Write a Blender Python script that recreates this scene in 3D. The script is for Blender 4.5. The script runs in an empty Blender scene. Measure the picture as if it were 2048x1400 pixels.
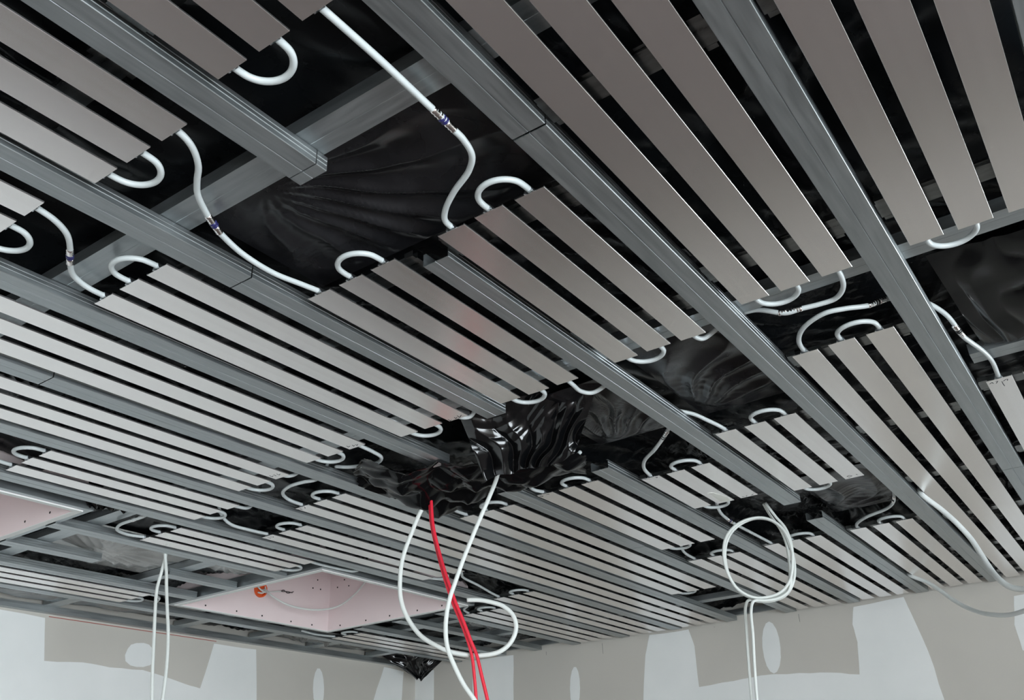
import bpy, math, random
import numpy as np
from mathutils import Vector, Matrix

random.seed(7)
rng = np.random.RandomState(11)
scn = bpy.context.scene
COL = scn.collection

# ------------------------------------------------------------------ camera
ZC = 1.57                       # eye height above the floor
H = ZC + 0.91                   # underside of the strips
cam_d = bpy.data.cameras.new('camera')
cam_d.sensor_fit = 'HORIZONTAL'
cam_d.sensor_width = 36.0
cam_d.lens = 36.0 * 1784.78 / 2048.0
cam_d.clip_start = 0.02
cam = bpy.data.objects.new('camera', cam_d)
COL.objects.link(cam)
right = Vector((0.5758178, -0.81680585, -0.03552557))
down = Vector((0.36094078, 0.29295794, -0.8853798))
fwd = Vector((0.7335909, 0.49699482, 0.46350894))
rot = Matrix((right, -down, -fwd)).transposed()
cam.matrix_world = Matrix.Translation((0, 0, ZC)) @ rot.to_4x4()
scn.camera = cam

# ------------------------------------------------------------------ world, light, exposure
world = bpy.data.worlds.new('sky')
scn.world = world
world.use_nodes = True
wn = world.node_tree
wn.nodes.clear()
w_out = wn.nodes.new('ShaderNodeOutputWorld')
w_bg = wn.nodes.new('ShaderNodeBackground')
w_bg.inputs['Color'].default_value = (0.86, 0.945, 1.0, 1)     # overcast daylight
w_bg.inputs['Strength'].default_value = 9.0
wn.links.new(w_bg.outputs[0], w_out.inputs[0])

# room: floor z 0; daylight enters by a glazed door in the right wall (outside the frame) plus an unseen window added beside the camera for fill
RX0, RX1, RY0, RY1 = -2.3, 4.851, -2.8, 4.182
RTOP = H + 0.42
WIN_RIGHT = (-2.6, -1.45, 0.90, 2.20)   # y0,y1,z0,z1 in wall_right
WIN_FILL = (-2.2, 0.5, 0.15, 2.36)      # x0,x1,z0,z1 in wall_near; unseen opening added for fill light


def portal(name, loc, rot_e, sx, sy):
    l = bpy.data.lights.new(name, 'AREA')
    l.shape = 'RECTANGLE'
    l.size, l.size_y = sx, sy
    l.cycles.is_portal = True
    o = bpy.data.objects.new(name, l)
    o.location = loc
    o.rotation_euler = rot_e
    COL.objects.link(o)


portal('window_portal', (RX1 - 0.02, (WIN_RIGHT[0] + WIN_RIGHT[1]) / 2, (WIN_RIGHT[2] + WIN_RIGHT[3]) / 2),
       (0, math.pi / 2, 0), WIN_RIGHT[3] - WIN_RIGHT[2], WIN_RIGHT[1] - WIN_RIGHT[0])
portal('window_portal', ((WIN_FILL[0] + WIN_FILL[1]) / 2, RY0 + 0.02, (WIN_FILL[2] + WIN_FILL[3]) / 2),
       (math.pi / 2, 0, 0), WIN_FILL[1] - WIN_FILL[0], WIN_FILL[3] - WIN_FILL[2])

vs = scn.view_settings
vs.view_transform = 'Standard'
vs.look = 'None'
vs.gamma = 1.0
vs.use_curve_mapping = False
vs.exposure = 1.15


# ------------------------------------------------------------------ materials
def mat(name, color, rough=0.5, metal=0.0, spec=0.5, coat=0.0):
    m = bpy.data.materials.new(name)
    m.use_nodes = True
    b = m.node_tree.nodes['Principled BSDF']
    b.inputs['Base Color'].default_value = (*color, 1)
    b.inputs['Roughness'].default_value = rough
    b.inputs['Metallic'].default_value = metal
    b.inputs['Specular IOR Level'].default_value = spec
    b.inputs['Coat Weight'].default_value = coat
    return m


def grain(m, scale=(1, 1, 1), nscale=8.0, detail=3.0, col=None, rough=None, bump=0.0, ramp=(0.3, 0.7)):
    """noise in object space driving colour (two tones), roughness (lo,hi) and a little bump"""
    nt = m.node_tree
    N, L = nt.nodes, nt.links
    b = N['Principled BSDF']
    tc = N.new('ShaderNodeTexCoord')
    mp = N.new('ShaderNodeMapping')
    mp.inputs['Scale'].default_value = scale
    L.new(tc.outputs['Object'], mp.inputs['Vector'])
    no = N.new('ShaderNodeTexNoise')
    no.inputs['Scale'].default_value = nscale
    no.inputs['Detail'].default_value = detail
    L.new(mp.outputs[0], no.inputs['Vector'])
    if col:
        cr = N.new('ShaderNodeValToRGB')
        cr.color_ramp.elements[0].position = ramp[0]
        cr.color_ramp.elements[1].position = ramp[1]
        cr.color_ramp.elements[0].color = (*col[0], 1)
        cr.color_ramp.elements[1].color = (*col[1], 1)
        L.new(no.outputs['Fac'], cr.inputs[0])
        L.new(cr.outputs[0], b.inputs['Base Color'])
    if rough:
        mr = N.new('ShaderNodeMapRange')
        mr.inputs['From Min'].default_value = ramp[0]
        mr.inputs['From Max'].default_value = ramp[1]
        mr.inputs['To Min'].default_value = rough[0]
        mr.inputs['To Max'].default_value = rough[1]
        L.new(no.outputs['Fac'], mr.inputs['Value'])
        L.new(mr.outputs[0], b.inputs['Roughness'])
    if bump:
        bp = N.new('ShaderNodeBump')
        bp.inputs['Strength'].default_value = bump
        bp.inputs['Distance'].default_value = 0.002
        L.new(no.outputs['Fac'], bp.inputs['Height'])
        L.new(bp.outputs[0], b.inputs['Normal'])
    return m


M_ALU = grain(mat('brushed_aluminium', (0.88, 0.85, 0.836), 0.25, 0.97), scale=(.5, 45, 1), nscale=1.6, detail=2, rough=(0.235, 0.268))
M_ZINC = grain(mat('galvanised_steel', (0.6, 0.62, 0.63), 0.4, 0.93), scale=(3, 40, 40), nscale=2.5, detail=4,
               col=((0.345, 0.375, 0.385), (0.445, 0.475, 0.485)), rough=(0.34, 0.46))
M_ZINC_Y = grain(mat('galvanised_steel_cross', (0.6, 0.62, 0.63), 0.4, 0.93), scale=(40, 3, 40), nscale=2.5, detail=4,
                 col=((0.345, 0.375, 0.385), (0.445, 0.475, 0.485)), rough=(0.34, 0.46))
M_RAIL = grain(mat('rail_steel', (0.5, 0.52, 0.5), 0.4, 1.0), scale=(20, 6, 20), nscale=3,
               col=((0.13, 0.135, 0.135), (0.24, 0.25, 0.245)), rough=(0.25, 0.45))
M_CHAN = mat('omega_channel', (0.66, 0.68, 0.7), 0.3, 1.0)
M_PIPE = grain(mat('white_plastic_pipe', (0.80, 0.85, 0.85), 0.35), nscale=30,
               col=((0.50, 0.54, 0.54), (0.56, 0.60, 0.60)))
M_HOSE = mat('bright_white_hose', (0.80, 0.84, 0.83), 0.4)
M_CABLE = mat('white_cable', (0.70, 0.73, 0.70), 0.42)
M_RED = mat('red_cable', (0.72, 0.015, 0.04), 0.38)
M_CHROME = mat('crimp_sleeve', (0.78, 0.74, 0.72), 0.18, 1.0)
M_BLUE = mat('coupling_body', (0.02, 0.02, 0.10), 0.3)
M_ORANGE = mat('orange_plastic', (0.85, 0.12, 0.02), 0.45)
M_BLACK = grain(mat('black_polythene', (0.006, 0.007, 0.008), 0.28, 0.0, 0.10), scale=(1, 1, 1), nscale=14, detail=5,
                rough=(0.18, 0.36), bump=0.25)
M_FILM = grain(mat('grey_translucent_film', (0.3, 0.3, 0.29), 0.3, 0.0, 0.6), nscale=9, detail=4, col=((0.30, 0.305, 0.295), (0.42, 0.42, 0.405)), rough=(0.18, 0.3))
M_FILM_D = grain(mat('dark_translucent_film', (0.08, 0.08, 0.08), 0.25, 0.0, 0.5), nscale=9, detail=4, col=((0.03, 0.032, 0.031), (0.13, 0.13, 0.125)), rough=(0.16, 0.3))
M_FILM_K = grain(mat('stretched_black_film', (0.012, 0.012, 0.013), 0.3, 0.0, 0.3), nscale=9, detail=4, col=((0.006, 0.006, 0.007), (0.018, 0.018, 0.020)), rough=(0.2, 0.34))
M_BAG = mat('glossy_black_bag', (0.003, 0.0033, 0.0038), 0.17, 0.0, 0.55)
M_WAD = mat('black_plastic_wad', (0.003, 0.0033, 0.0038), 0.15, 0.0, 0.12)
M_PINK = grain(mat('pink_plasterboard', (0.80, 0.62, 0.62), 0.7), nscale=3, col=((0.82, 0.70, 0.705), (0.86, 0.745, 0.745)))
M_EDGE = mat('plasterboard_edge', (0.78, 0.80, 0.78), 0.7)
M_BOARD = grain(mat('grey_plasterboard', (0.55, 0.53, 0.48), 0.75), nscale=2.0, col=((0.585, 0.56, 0.512), (0.625, 0.60, 0.55)))
M_FILL = grain(mat('joint_filler', (0.80, 0.82, 0.81), 0.7), nscale=4.0, col=((0.85, 0.87, 0.86), (0.90, 0.915, 0.905)))
M_FLOOR = grain(mat('screed_floor', (0.3, 0.26, 0.245), 0.7), nscale=1.5, detail=6, col=((0.185, 0.146, 0.134), (0.265, 0.215, 0.20)))
M_SLAB = mat('raw_slab', (0.05, 0.05, 0.05), 0.9)
M_PALE = mat('milky_pale', (0.86, 0.86, 0.80), 0.35, 0.55)
M_INK = mat('marker_ink', (0.02, 0.02, 0.03), 0.6)
M_FRAME = mat('window_frame_white', (0.8, 0.8, 0.8), 0.4)
M_SCREW = mat('black_screw', (0.02, 0.02, 0.02), 0.4, 0.6)
M_WIRE = mat('wire_dark', (0.05, 0.045, 0.05), 0.5)
M_CHALK = mat('red_chalk', (0.40, 0.12, 0.10), 0.8)
M_PENCIL = mat('pencil_grey', (0.33, 0.32, 0.30), 0.8)


# ------------------------------------------------------------------ object helpers
def obj(name, verts, faces, m, parent=None, smooth=False):
    me = bpy.data.meshes.new(name)
    me.from_pydata([tuple(map(float, v)) for v in verts], [], faces)
    me.update()
    if smooth:
        me.polygons.foreach_set('use_smooth', [True] * len(me.polygons))
    if m is not None:
        me.materials.append(m)
    o = bpy.data.objects.new(name, me)
    COL.objects.link(o)
    if parent is not None:
        o.parent = parent
    return o


def obj_mesh(name, me, parent, loc=(0, 0, 0)):
    o = bpy.data.objects.new(name, me)
    COL.objects.link(o)
    o.parent = parent
    o.location = loc
    return o


def tag(o, label=None, cat=None, group=None, kind=None):
    if label:
        o['label'] = label
    if cat:
        o['category'] = cat
    if group:
        o['group'] = group
    if kind:
        o['kind'] = kind
    return o


def empty(name, loc=(0, 0, 0)):
    o = bpy.data.objects.new(name, None)
    o.empty_display_size = 0.05
    o.location = loc
    COL.objects.link(o)
    return o


class MB:
    def __init__(s):
        s.v, s.f = [], []

    def add(s, v, f):
        k = len(s.v)
        s.v += list(v)
        s.f += [tuple(i + k for i in t) for t in f]
        return s

    def box(s, x0, x1, y0, y1, z0, z1):
        v = [(x0, y0, z0), (x1, y0, z0), (x1, y1, z0), (x0, y1, z0), (x0, y0, z1), (x1, y0, z1), (x1, y1, z1), (x0, y1, z1)]
        return s.add(v, [(0, 3, 2, 1), (4, 5, 6, 7), (0, 1, 5, 4), (1, 2, 6, 5), (2, 3, 7, 6), (3, 0, 4, 7)])

    def extrude(s, sec, a, b, axis='x', off=(0, 0)):
        """closed section [(p,q)] swept from a to b along x (p=y,q=z) or y (p=x,q=z)"""
        n = len(sec)
        V = []
        for t in (a, b):
            for p, q in sec:
                V.append((t, p + off[0], q + off[1]) if axis == 'x' else (p + off[0], t, q + off[1]))
        F = [(i, (i + 1) % n, n + (i + 1) % n, n + i) for i in range(n)]
        if axis == 'x':
            F = [tuple(reversed(f)) for f in F]
            caps = [tuple(range(n)), tuple(range(2 * n - 1, n - 1, -1))]
            caps = [tuple(reversed(c)) for c in caps]
        else:
            caps = [tuple(range(n)), tuple(range(2 * n - 1, n - 1, -1))]
        return s.add(V, F + caps)

    def build(s, name, m, parent=None, smooth=False):
        return obj(name, s.v, s.f, m, parent, smooth)


def catmull(pts, seg=8):
    P = [np.array(p, float) for p in pts]
    P = [2 * P[0] - P[1]] + P + [2 * P[-1] - P[-2]]
    out = []
    for i in range(1, len(P) - 2):
        p0, p1, p2, p3 = P[i - 1:i + 3]
        # centripetal parametrisation keeps tight bends round
        t0 = 0.0
        t1 = t0 + max(np.linalg.norm(p1 - p0), 1e-6) ** 0.5
        t2 = t1 + max(np.linalg.norm(p2 - p1), 1e-6) ** 0.5
        t3 = t2 + max(np.linalg.norm(p3 - p2), 1e-6) ** 0.5
        for k in range(seg):
            t = t1 + (t2 - t1) * k / seg
            a1 = (t1 - t) / (t1 - t0) * p0 + (t - t0) / (t1 - t0) * p1
            a2 = (t2 - t) / (t2 - t1) * p1 + (t - t1) / (t2 - t1) * p2
            a3 = (t3 - t) / (t3 - t2) * p2 + (t - t2) / (t3 - t2) * p3
            b1 = (t2 - t) / (t2 - t0) * a1 + (t - t0) / (t2 - t0) * a2
            b2 = (t3 - t) / (t3 - t1) * a2 + (t - t1) / (t3 - t1) * a3
            out.append((t2 - t) / (t2 - t1) * b1 + (t - t1) / (t2 - t1) * b2)
    out.append(P[-2])
    return out


def sweep(path, r, n=10, mb=None):
    """round tube along a list of points; r a number or a list of radii"""
    mb = mb or MB()
    P = [np.array(p, float) for p in path]
    N = len(P)
    rr = [r] * N if np.isscalar(r) else r
    T = []
    for i in range(N):
        d = P[min(i + 1, N - 1)] - P[max(i - 1, 0)]
        T.append(d / max(np.linalg.norm(d), 1e-9))
    up = np.array([0, 0, 1.0]) if abs(T[0][2]) < 0.9 else np.array([1.0, 0, 0])
    a = np.cross(T[0], up)
    a /= np.linalg.norm(a)
    V, F = [], []
    for i in range(N):
        a = a - T[i] * (a @ T[i])
        a /= max(np.linalg.norm(a), 1e-9)
        b = np.cross(T[i], a)
        for k in range(n):
            t = 2 * math.pi * k / n
            V.append(P[i] + rr[i] * (math.cos(t) * a + math.sin(t) * b))
    for i in range(N - 1):
        for k in range(n):
            k2 = (k + 1) % n
            F.append((i * n + k, i * n + k2, (i + 1) * n + k2, (i + 1) * n + k))
    F.append(tuple(reversed(range(n))))
    F.append(tuple((N - 1) * n + k for k in range(n)))
    return mb.add(V, F)


def tube(name, pts, r, m, parent=None, seg=8, n=10):
    return sweep(catmull(pts, seg), r, n).build(name, m, parent, True)


ORD = ['first', 'second', 'third', 'fourth', 'fifth', 'sixth', 'seventh', 'eighth', 'ninth', 'tenth']

# ------------------------------------------------------------------ room shell
tag(MB().box(RX0 - .2, RX1 + .2, RY0 - .2, RY1 + .2, -0.15, 0).build('floor', M_FLOOR), 'rough grey brown screed floor of the room', None, None, 'structure')
tag(MB().box(RX0 - .2, RX1 + .2, RY0 - .2, RY1 + .2, RTOP, RTOP + .15).build('ceiling', M_SLAB), 'dark raw slab above the suspended frame', None, None, 'structure')
wall_left = tag(MB().box(RX0 - .2, RX1, RY1, RY1 + .15, 0, RTOP).build('wall_left', M_BOARD), 'bright plasterboard wall with wide white filler patches on the left', None, None, 'structure')
b = WIN_RIGHT
wall_right = tag(MB().box(RX1, RX1 + .15, RY0 - .2, b[0], 0, RTOP).box(RX1, RX1 + .15, b[1], RY1 + .15, 0, RTOP)
                 .box(RX1, RX1 + .15, b[0], b[1], 0, b[2]).box(RX1, RX1 + .15, b[0], b[1], b[3], RTOP).build('wall_right', M_BOARD),
                 'shaded grey plasterboard wall with filler patches on the right', None, None, 'structure')
tag(MB().box(RX0 - .15, RX0, RY0, RY1, 0, RTOP).build('wall_back', M_BOARD), 'plain plasterboard wall behind the camera', None, None, 'structure')
n_ = WIN_FILL
tag(MB().box(RX0, n_[0], RY0 - .15, RY0, 0, RTOP).box(n_[1], RX1, RY0 - .15, RY0, 0, RTOP).box(n_[0], n_[1], RY0 - .15, RY0, 0, n_[2])
    .box(n_[0], n_[1], RY0 - .15, RY0, n_[3], RTOP).build('wall_near', M_BOARD), 'plasterboard wall with an added fill window beside the camera', None, None, 'structure')
wf = MB()
for y in (b[0], (b[0] + b[1]) / 2 - .03, b[1] - .06):
    wf.box(RX1 + .06, RX1 + .12, y, y + .06, b[2], b[3])
wf.box(RX1 + .06, RX1 + .12, b[0], b[1], b[2], b[2] + .06).box(RX1 + .06, RX1 + .12, b[0], b[1], b[3] - .06, b[3])
tag(wf.build('window_1', M_FRAME), 'white frame of the glazed door in the right wall', None, None, 'structure')
wf = MB()
for x in (n_[0], (n_[0] + n_[1]) / 2 - .03, n_[1] - .06):
    wf.box(x, x + .06, RY0 - .12, RY0 - .06, n_[2], n_[3])
wf.box(n_[0], n_[1], RY0 - .12, RY0 - .06, n_[2], n_[2] + .06).box(n_[0], n_[1], RY0 - .12, RY0 - .06, n_[3] - .06, n_[3])
tag(wf.build('fill_window', M_FRAME), 'white frame of the added fill window beside the camera', None, None, 'structure')

LW = {
    'W1': [(0.9, 0.915), (1.934, 0.905), (2.233, 0.893), (2.269, 0.707), (2.455, 0.719), (2.600, 0.710), (2.778, 0.715), (3.036, 0.670), (3.131, 0.656), (3.187, 0.889), (3.476, 0.890), (3.540, 0.372), (0.9, 0.372)],
    'W3': [(4.537, 0.897), (4.729, 0.887), (4.715, 0.708), (4.714, 0.372), (4.350, 0.372), (4.449, 0.689)],
    'blob': [(2.836, 0.793), (2.839, 0.763), (2.815, 0.741), (2.779, 0.729), (2.744, 0.726), (2.707, 0.730), (2.677, 0.747), (2.669, 0.775), (2.678, 0.805), (2.693, 0.827), (2.722, 0.838), (2.761, 0.843), (2.794, 0.838), (2.817, 0.821)],
    'W2': [(4.016, 0.722), (4.016, 0.670), (4.007, 0.629), (3.991, 0.605), (3.972, 0.604), (3.952, 0.625), (3.936, 0.665), (3.927, 0.715), (3.927, 0.766), (3.936, 0.808), (3.951, 0.833), (3.971, 0.834), (3.991, 0.813), (4.007, 0.773)],
}
RW = {
    'R1': [(3.695, 0.911), (3.369, 0.909), (3.380, 0.643), (3.403, 0.306), (3.41, -0.3), (3.714, -0.3), (3.714, 0.324), (3.700, 0.673)],
    'R2': [(2.896, 0.666), (2.903, 0.614), (2.916, 0.574), (2.932, 0.553), (2.947, 0.554), (2.959, 0.578), (2.966, 0.620), (2.965, 0.673), (2.958, 0.725), (2.945, 0.766), (2.929, 0.788), (2.913, 0.786), (2.901, 0.761), (2.895, 0.718)],
    'R3': [(2.404, 0.907), (2.158, 0.905), (2.134, 0.812), (2.137, 0.596), (1.934, 0.606), (1.780, 0.618), (1.568, 0.608), (1.410, 0.593), (1.271, 0.569), (1.249, 0.722), (1.255, 0.810), (1.233, 0.894), (0.981, 0.906), (0.964, 0.825), (0.927, 0.635), (0.908, 0.416), (0.936, 0.161), (0.95, -0.3), (2.56, -0.3), (2.529, 0.254), (2.484, 0.561), (2.443, 0.800)],
    'R4': [(1.648, 0.745), (1.655, 0.695), (1.669, 0.654), (1.687, 0.628), (1.706, 0.620), (1.724, 0.632), (1.738, 0.662), (1.745, 0.706), (1.745, 0.757), (1.738, 0.807), (1.724, 0.849), (1.706, 0.876), (1.686, 0.884), (1.668, 0.871), (1.654, 0.840), (1.647, 0.795)],
    'R5': [(0.496, 0.836), (0.20, 0.845), (-0.4, 0.82), (-0.4, -0.3), (0.30, -0.3), (0.401, 0.495), (0.525, 0.596), (0.528, 0.710)],
}


def smooth_poly(pts, n=3):
    """subdivide with slight wobble so that trowelled edges are not ruler straight"""
    out = []
    for i in range(len(pts)):
        p, q = np.array(pts[i]), np.array(pts[(i + 1) % len(pts)])
        d = q - p
        nrm = np.array([-d[1], d[0]])
        for k in range(n):
            w = 0 if k == 0 else rng.uniform(-.012, .012)
            out.append(p + d * k / n + nrm * w)
    return out


def patch(name, pts, plane, parent):
    P = smooth_poly(pts)
    n = len(P)
    V = []
    for t in (-0.0012, 0.002):
        for a, z in P:
            V.append((a, RY1 + t, z + ZC) if plane == 'L' else (RX1 + t, a, z + ZC))
    F = [tuple(range(n)), tuple(range(2 * n - 1, n - 1, -1))] + [(i, n + i, n + (i + 1) % n, (i + 1) % n) for i in range(n)]
    o = obj(name, V, F, M_FILL, parent)
    return o


for k, p in LW.items():
    patch('filler_patch', p, 'L', wall_left)
patch('filler_patch', [(-2.28, -ZC + .02), (4.84, -ZC + .02), (4.84, .36), (3.62, .34), (1.5, .35), (-2.28, .36)], 'L', wall_left)  # unseen lower wall whitened, added to brighten what the strips reflect
for k, p in RW.items():
    patch('filler_patch', p, 'R', wall_right)
MB().box(RX1 - .0012, RX1 + .001, 4.02, RY1, 0.5, H - .02).build('corner_filler', M_FILL, wall_right)
MB().box(2.25, 3.20, RY1 - .0016, RY1 + .001, H - .010, H - .0065).build('chalk_line', M_CHALK, wall_left)
for y, z0, z1 in ((2.72, .80, .90), (1.52, .82, .90), (2.0, .86, .895), (3.12, .84, .90), (1.12, .86, .90), (3.85, .82, .90)):
    MB().box(RX1 - .0012, RX1 + .001, y, y + .0022, ZC + z0 + .04, ZC + z1).build('pencil_mark', M_PENCIL, wall_right)

# ------------------------------------------------------------------ black polythene above everything


def value_noise(x, y, seed):
    r = np.random.RandomState(seed)
    G = r.rand(64, 64)
    xi, yi = np.floor(x).astype(int), np.floor(y).astype(int)
    fx, fy = x - xi, y - yi
    fx, fy = fx * fx * (3 - 2 * fx), fy * fy * (3 - 2 * fy)
    g = lambda i, j: G[i % 64, j % 64]
    return (g(xi, yi) * (1 - fx) + g(xi + 1, yi) * fx) * (1 - fy) + (g(xi, yi + 1) * (1 - fx) + g(xi + 1, yi + 1) * fx) * fy


def worley(x, y, seed):
    r = np.random.RandomState(seed)
    J = r.rand(64, 64, 2)
    xi, yi = np.floor(x).astype(int), np.floor(y).astype(int)
    best = np.full(x.shape, 9.0)
    for i in (-1, 0, 1):
        for j in (-1, 0, 1):
            c = J[(xi + i) % 64, (yi + j) % 64]
            best = np.minimum(best, np.hypot(xi + i + c[..., 0] - x, yi + j + c[..., 1] - y))
    return best


def crumple(x, y, seed=0):
    """creased film: tight folds over warped facets"""
    wx = x + .25 * value_noise(x * 2.2, y * 2.2, seed + 1)
    wy = y + .25 * value_noise(x * 2.2, y * 2.2, seed + 2)
    f = worley(wx * 3.0, wy * 3.0, seed + 3) * .55 + worley(wx * 7.0, wy * 4.0, seed + 4) * .25
    a = value_noise(x * 1.3, y * 1.3, seed + 5) * 3.0
    u = np.cos(a) * x + np.sin(a) * y
    f += .22 * np.abs(np.sin(u * 24 + 5 * value_noise(x * 3, y * 3, seed + 6))) * value_noise(x * 2.7 + 9, y * 2.7, seed + 7)
    return f


def grid_obj(name, X, Y, Z, m, mask=None, parent=None):
    nx, ny = X.shape
    V = np.stack([X, Y, Z], -1).reshape(-1, 3)
    F = []
    for i in range(nx - 1):
        for j in range(ny - 1):
            if mask is None or mask[i, j]:
                F.append((i * ny + j, i * ny + j + 1, (i + 1) * ny + j + 1, (i + 1) * ny + j))
    me = bpy.data.meshes.new(name)
    me.from_pydata(V.tolist(), [], F)
    me.update()
    me.polygons.foreach_set('use_smooth', [True] * len(me.polygons))
    me.materials.append(m)
    o = bpy.data.objects.new(name, me)
    COL.objects.link(o)
    if parent:
        o.parent = parent
    return o


REC = dict(x0=2.545, x1=3.470, y0=2.700, y1=3.612)         # inner faces of the lamp recess
REC2 = dict(x0=0.55, x1=1.468, y0=2.706, y1=3.612)
BT = 0.020                                                # board thickness
xs = np.arange(-0.9, 4.845, 0.0125)
ys = np.arange(-1.3, 4.165, 0.0125)
X, Y = np.meshgrid(xs, ys, indexing='ij')
Zm = H + .125 + .05 * (value_noise(X * 1.6, Y * 1.6, 40) - .5) - .075 * (1 - crumple(X, Y, 20))
sag = .03 * np.exp(-(((X - 2.6) / .4) ** 2 + ((Y - 4.0) / .12) ** 2))
sag += .05 * np.exp(-(((X - 3.95) / .3) ** 2 + ((Y - 3.1) / .13) ** 2))
sag += .04 * np.exp(-(((X - 1.9) / .15) ** 2 + ((Y - .7) / .12) ** 2)) + .05 * np.exp(-(((X - 2.95) / .15) ** 2 + ((Y - .8) / .2) ** 2))
ang = 6.3 * value_noise(X * .9 + 3, Y * .9, 52)
uu = np.cos(ang) * X + np.sin(ang) * Y
Zm += .010 * np.abs(np.sin(uu * 42 + 7 * value_noise(X * 2.2, Y * 2.2, 53))) * np.clip(value_noise(X * 2 + 5, Y * 2, 54) * 2 - .7, 0, 1)
low = H + .060 + .006 * crumple(X * 1.7, Y * 1.7, 77)
Zm = np.maximum(Zm - sag, low)
mask = np.ones(X.shape, bool)
for R_ in (REC, REC2):
    mask &= ~((X > R_['x0'] - .06) & (X < R_['x1'] + .045) & (Y > R_['y0'] - .06) & (Y < R_['y1'] + .045))
tag(grid_obj('polythene_sheet', X, Y, Zm, M_BLACK, mask), 'creased black polythene sheet stretched above the whole ceiling frame', 'plastic sheet')

# ------------------------------------------------------------------ strips, channels
Y0, PITCH, SW = 0.2164, 1 / 3.0, 0.0589


def base_y(r):
    return 3.457 + (r - 10) * PITCH if r >= 10 else Y0 + r * PITCH


def slot_y(r, s):
    return base_y(r) + s * PITCH / 4


CD = [(-.0300, .0262), (-.0300, .0190), (-.0292, .0178), (-.0300, .0166), (-.0300, .0110), (-.0292, .0098), (-.0300, .0086),
      (-.0300, .0010), (-.0290, 0), (-.0011, 0), (-.0004, .0012), (.0004, .0012), (.0011, 0), (.0290, 0), (.0300, .0010),
      (.0300, .0086), (.0292, .0098), (.0300, .0110), (.0300, .0166), (.0292, .0178), (.0300, .0190), (.0300, .0262),
      (.0290, .0270), (.0235, .0270), (.0235, .0262), (.0284, .0260), (.0290, .0250), (.0284, .0020), (.0275, .0014),
      (.0020, .0014), (.0009, .0024), (-.0009, .0024), (-.0020, .0014), (-.0275, .0014), (-.0284, .0020),
      (-.0290, .0250), (-.0284, .0260), (-.0235, .0262), (-.0235, .0270), (-.0290, .0270)]


def channel(label, y, x0, x1, group='galvanised channels running along the strips'):
    """furring channel parallel to the strips (x), open side up"""
    xm = (x0 + x1) / 2
    o = MB().extrude(CD, x0 - xm, x1 - xm, 'x').build('ceiling_channel', M_ZINC)
    o.location = (xm, y, H)
    return tag(o, label, 'metal channel', group)


CDP = [(-.0300, .0270), (-.0300, 0), (-.0008, 0), (0, .0005), (.0008, 0), (.0300, 0), (.0300, .0270), (.0235, .0270), (.0235, .0262),
       (.0290, .0262), (.0290, .0014), (-.0290, .0014), (-.0290, .0262), (-.0235, .0262), (-.0235, .0270)]


def cross(label, x, y0, y1):
    ym = (y0 + y1) / 2
    o = MB().extrude(CDP, y0 - ym, y1 - ym, 'y').build('cross_channel', M_ZINC_Y)
    o.location = (x, ym, H + .0275)
    return tag(o, label, 'metal channel', 'galvanised cross channels above the strips')


XE = 4.825
LS = -0.9
G = 'galvanised ceiling channel'
channel(G + ' at the far right edge, beyond the first strip row', base_y(-1), LS, XE)
channel(G + ' between first and second strip rows, nearer long piece', base_y(0), LS, 3.080)
channel(G + ' between first and second strip rows, piece reaching right wall', base_y(0), 3.083, XE)
channel(G + ' between second and third strip rows, nearer piece up to black joint', base_y(1), LS, .8785)
channel(G + ' between second and third strip rows, long piece after black joint', base_y(1), .8825, XE)
p2a = channel(G + ' with free cut end over black sheet near the top', base_y(2), LS, .7365)
channel(G + ' between third and fourth rows, free at both ends in the middle', base_y(2), 1.065, 2.965)
channel(G + ' between third and fourth rows, short piece at right wall', base_y(2), 3.200, XE)
channel(G + ' between fourth and fifth rows, nearest piece before joint', base_y(3), LS, .8925)
channel(G + ' between fourth and fifth rows, piece ending at hanging black plastic', base_y(3), .8955, 1.712)
channel(G + ' between fourth and fifth rows, piece reaching right wall', base_y(3), 2.238, XE)
channel(G + ' between fifth and sixth rows, running into crumpled black plastic', base_y(4), LS, 1.90)
channel(G + ' between fifth and sixth rows, middle piece starting behind black plastic', base_y(4), 2.216, 3.1035)
channel(G + ' between fifth and sixth rows, last piece at right wall', base_y(4), 3.1065, XE)
channel(G + ' between sixth and seventh rows, short piece at left edge', base_y(5), LS, .8965)
channel(G + ' between sixth and seventh rows, long piece to right wall', base_y(5), .8995, XE)
channel(G + ' between seventh and eighth strip rows', base_y(6), LS, XE)
channel(G + ' between eighth and ninth strip rows, above the lamp recess', base_y(7), LS, XE)
channel(G + ' between the two pink recesses, under ninth row', base_y(8), 1.495, 2.495)
channel(G + ' right of lamp recess under the ninth row', base_y(8), 3.515, XE)
channel(G + ' stub with free end beside the left pink recess', 3.190, 1.495, 1.857)
channel(G + ' stub touching lamp recess left side', 3.190, 2.155, 2.492)
channel(G + ' behind lamp recess, middle of the far corner bay', 3.165, 3.515, XE)
channel(G + ' left of lamp recess, above the tenth strip row', 3.457, 1.495, 2.492)
channel(G + ' right of lamp recess, above the tenth strip row', 3.435, 3.515, XE)
channel(G + ' below the tenth strip row, nearest the bright left wall', 3.790, LS, XE)
MB().extrude(CD, .7385, .760, 'x').build('splice_piece', M_ZINC)
sp = bpy.data.objects['splice_piece']
sp.parent = p2a
sp.location = Vector((0.0, 0, .0)) - Vector((p2a.location.x, 0, 0))

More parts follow.
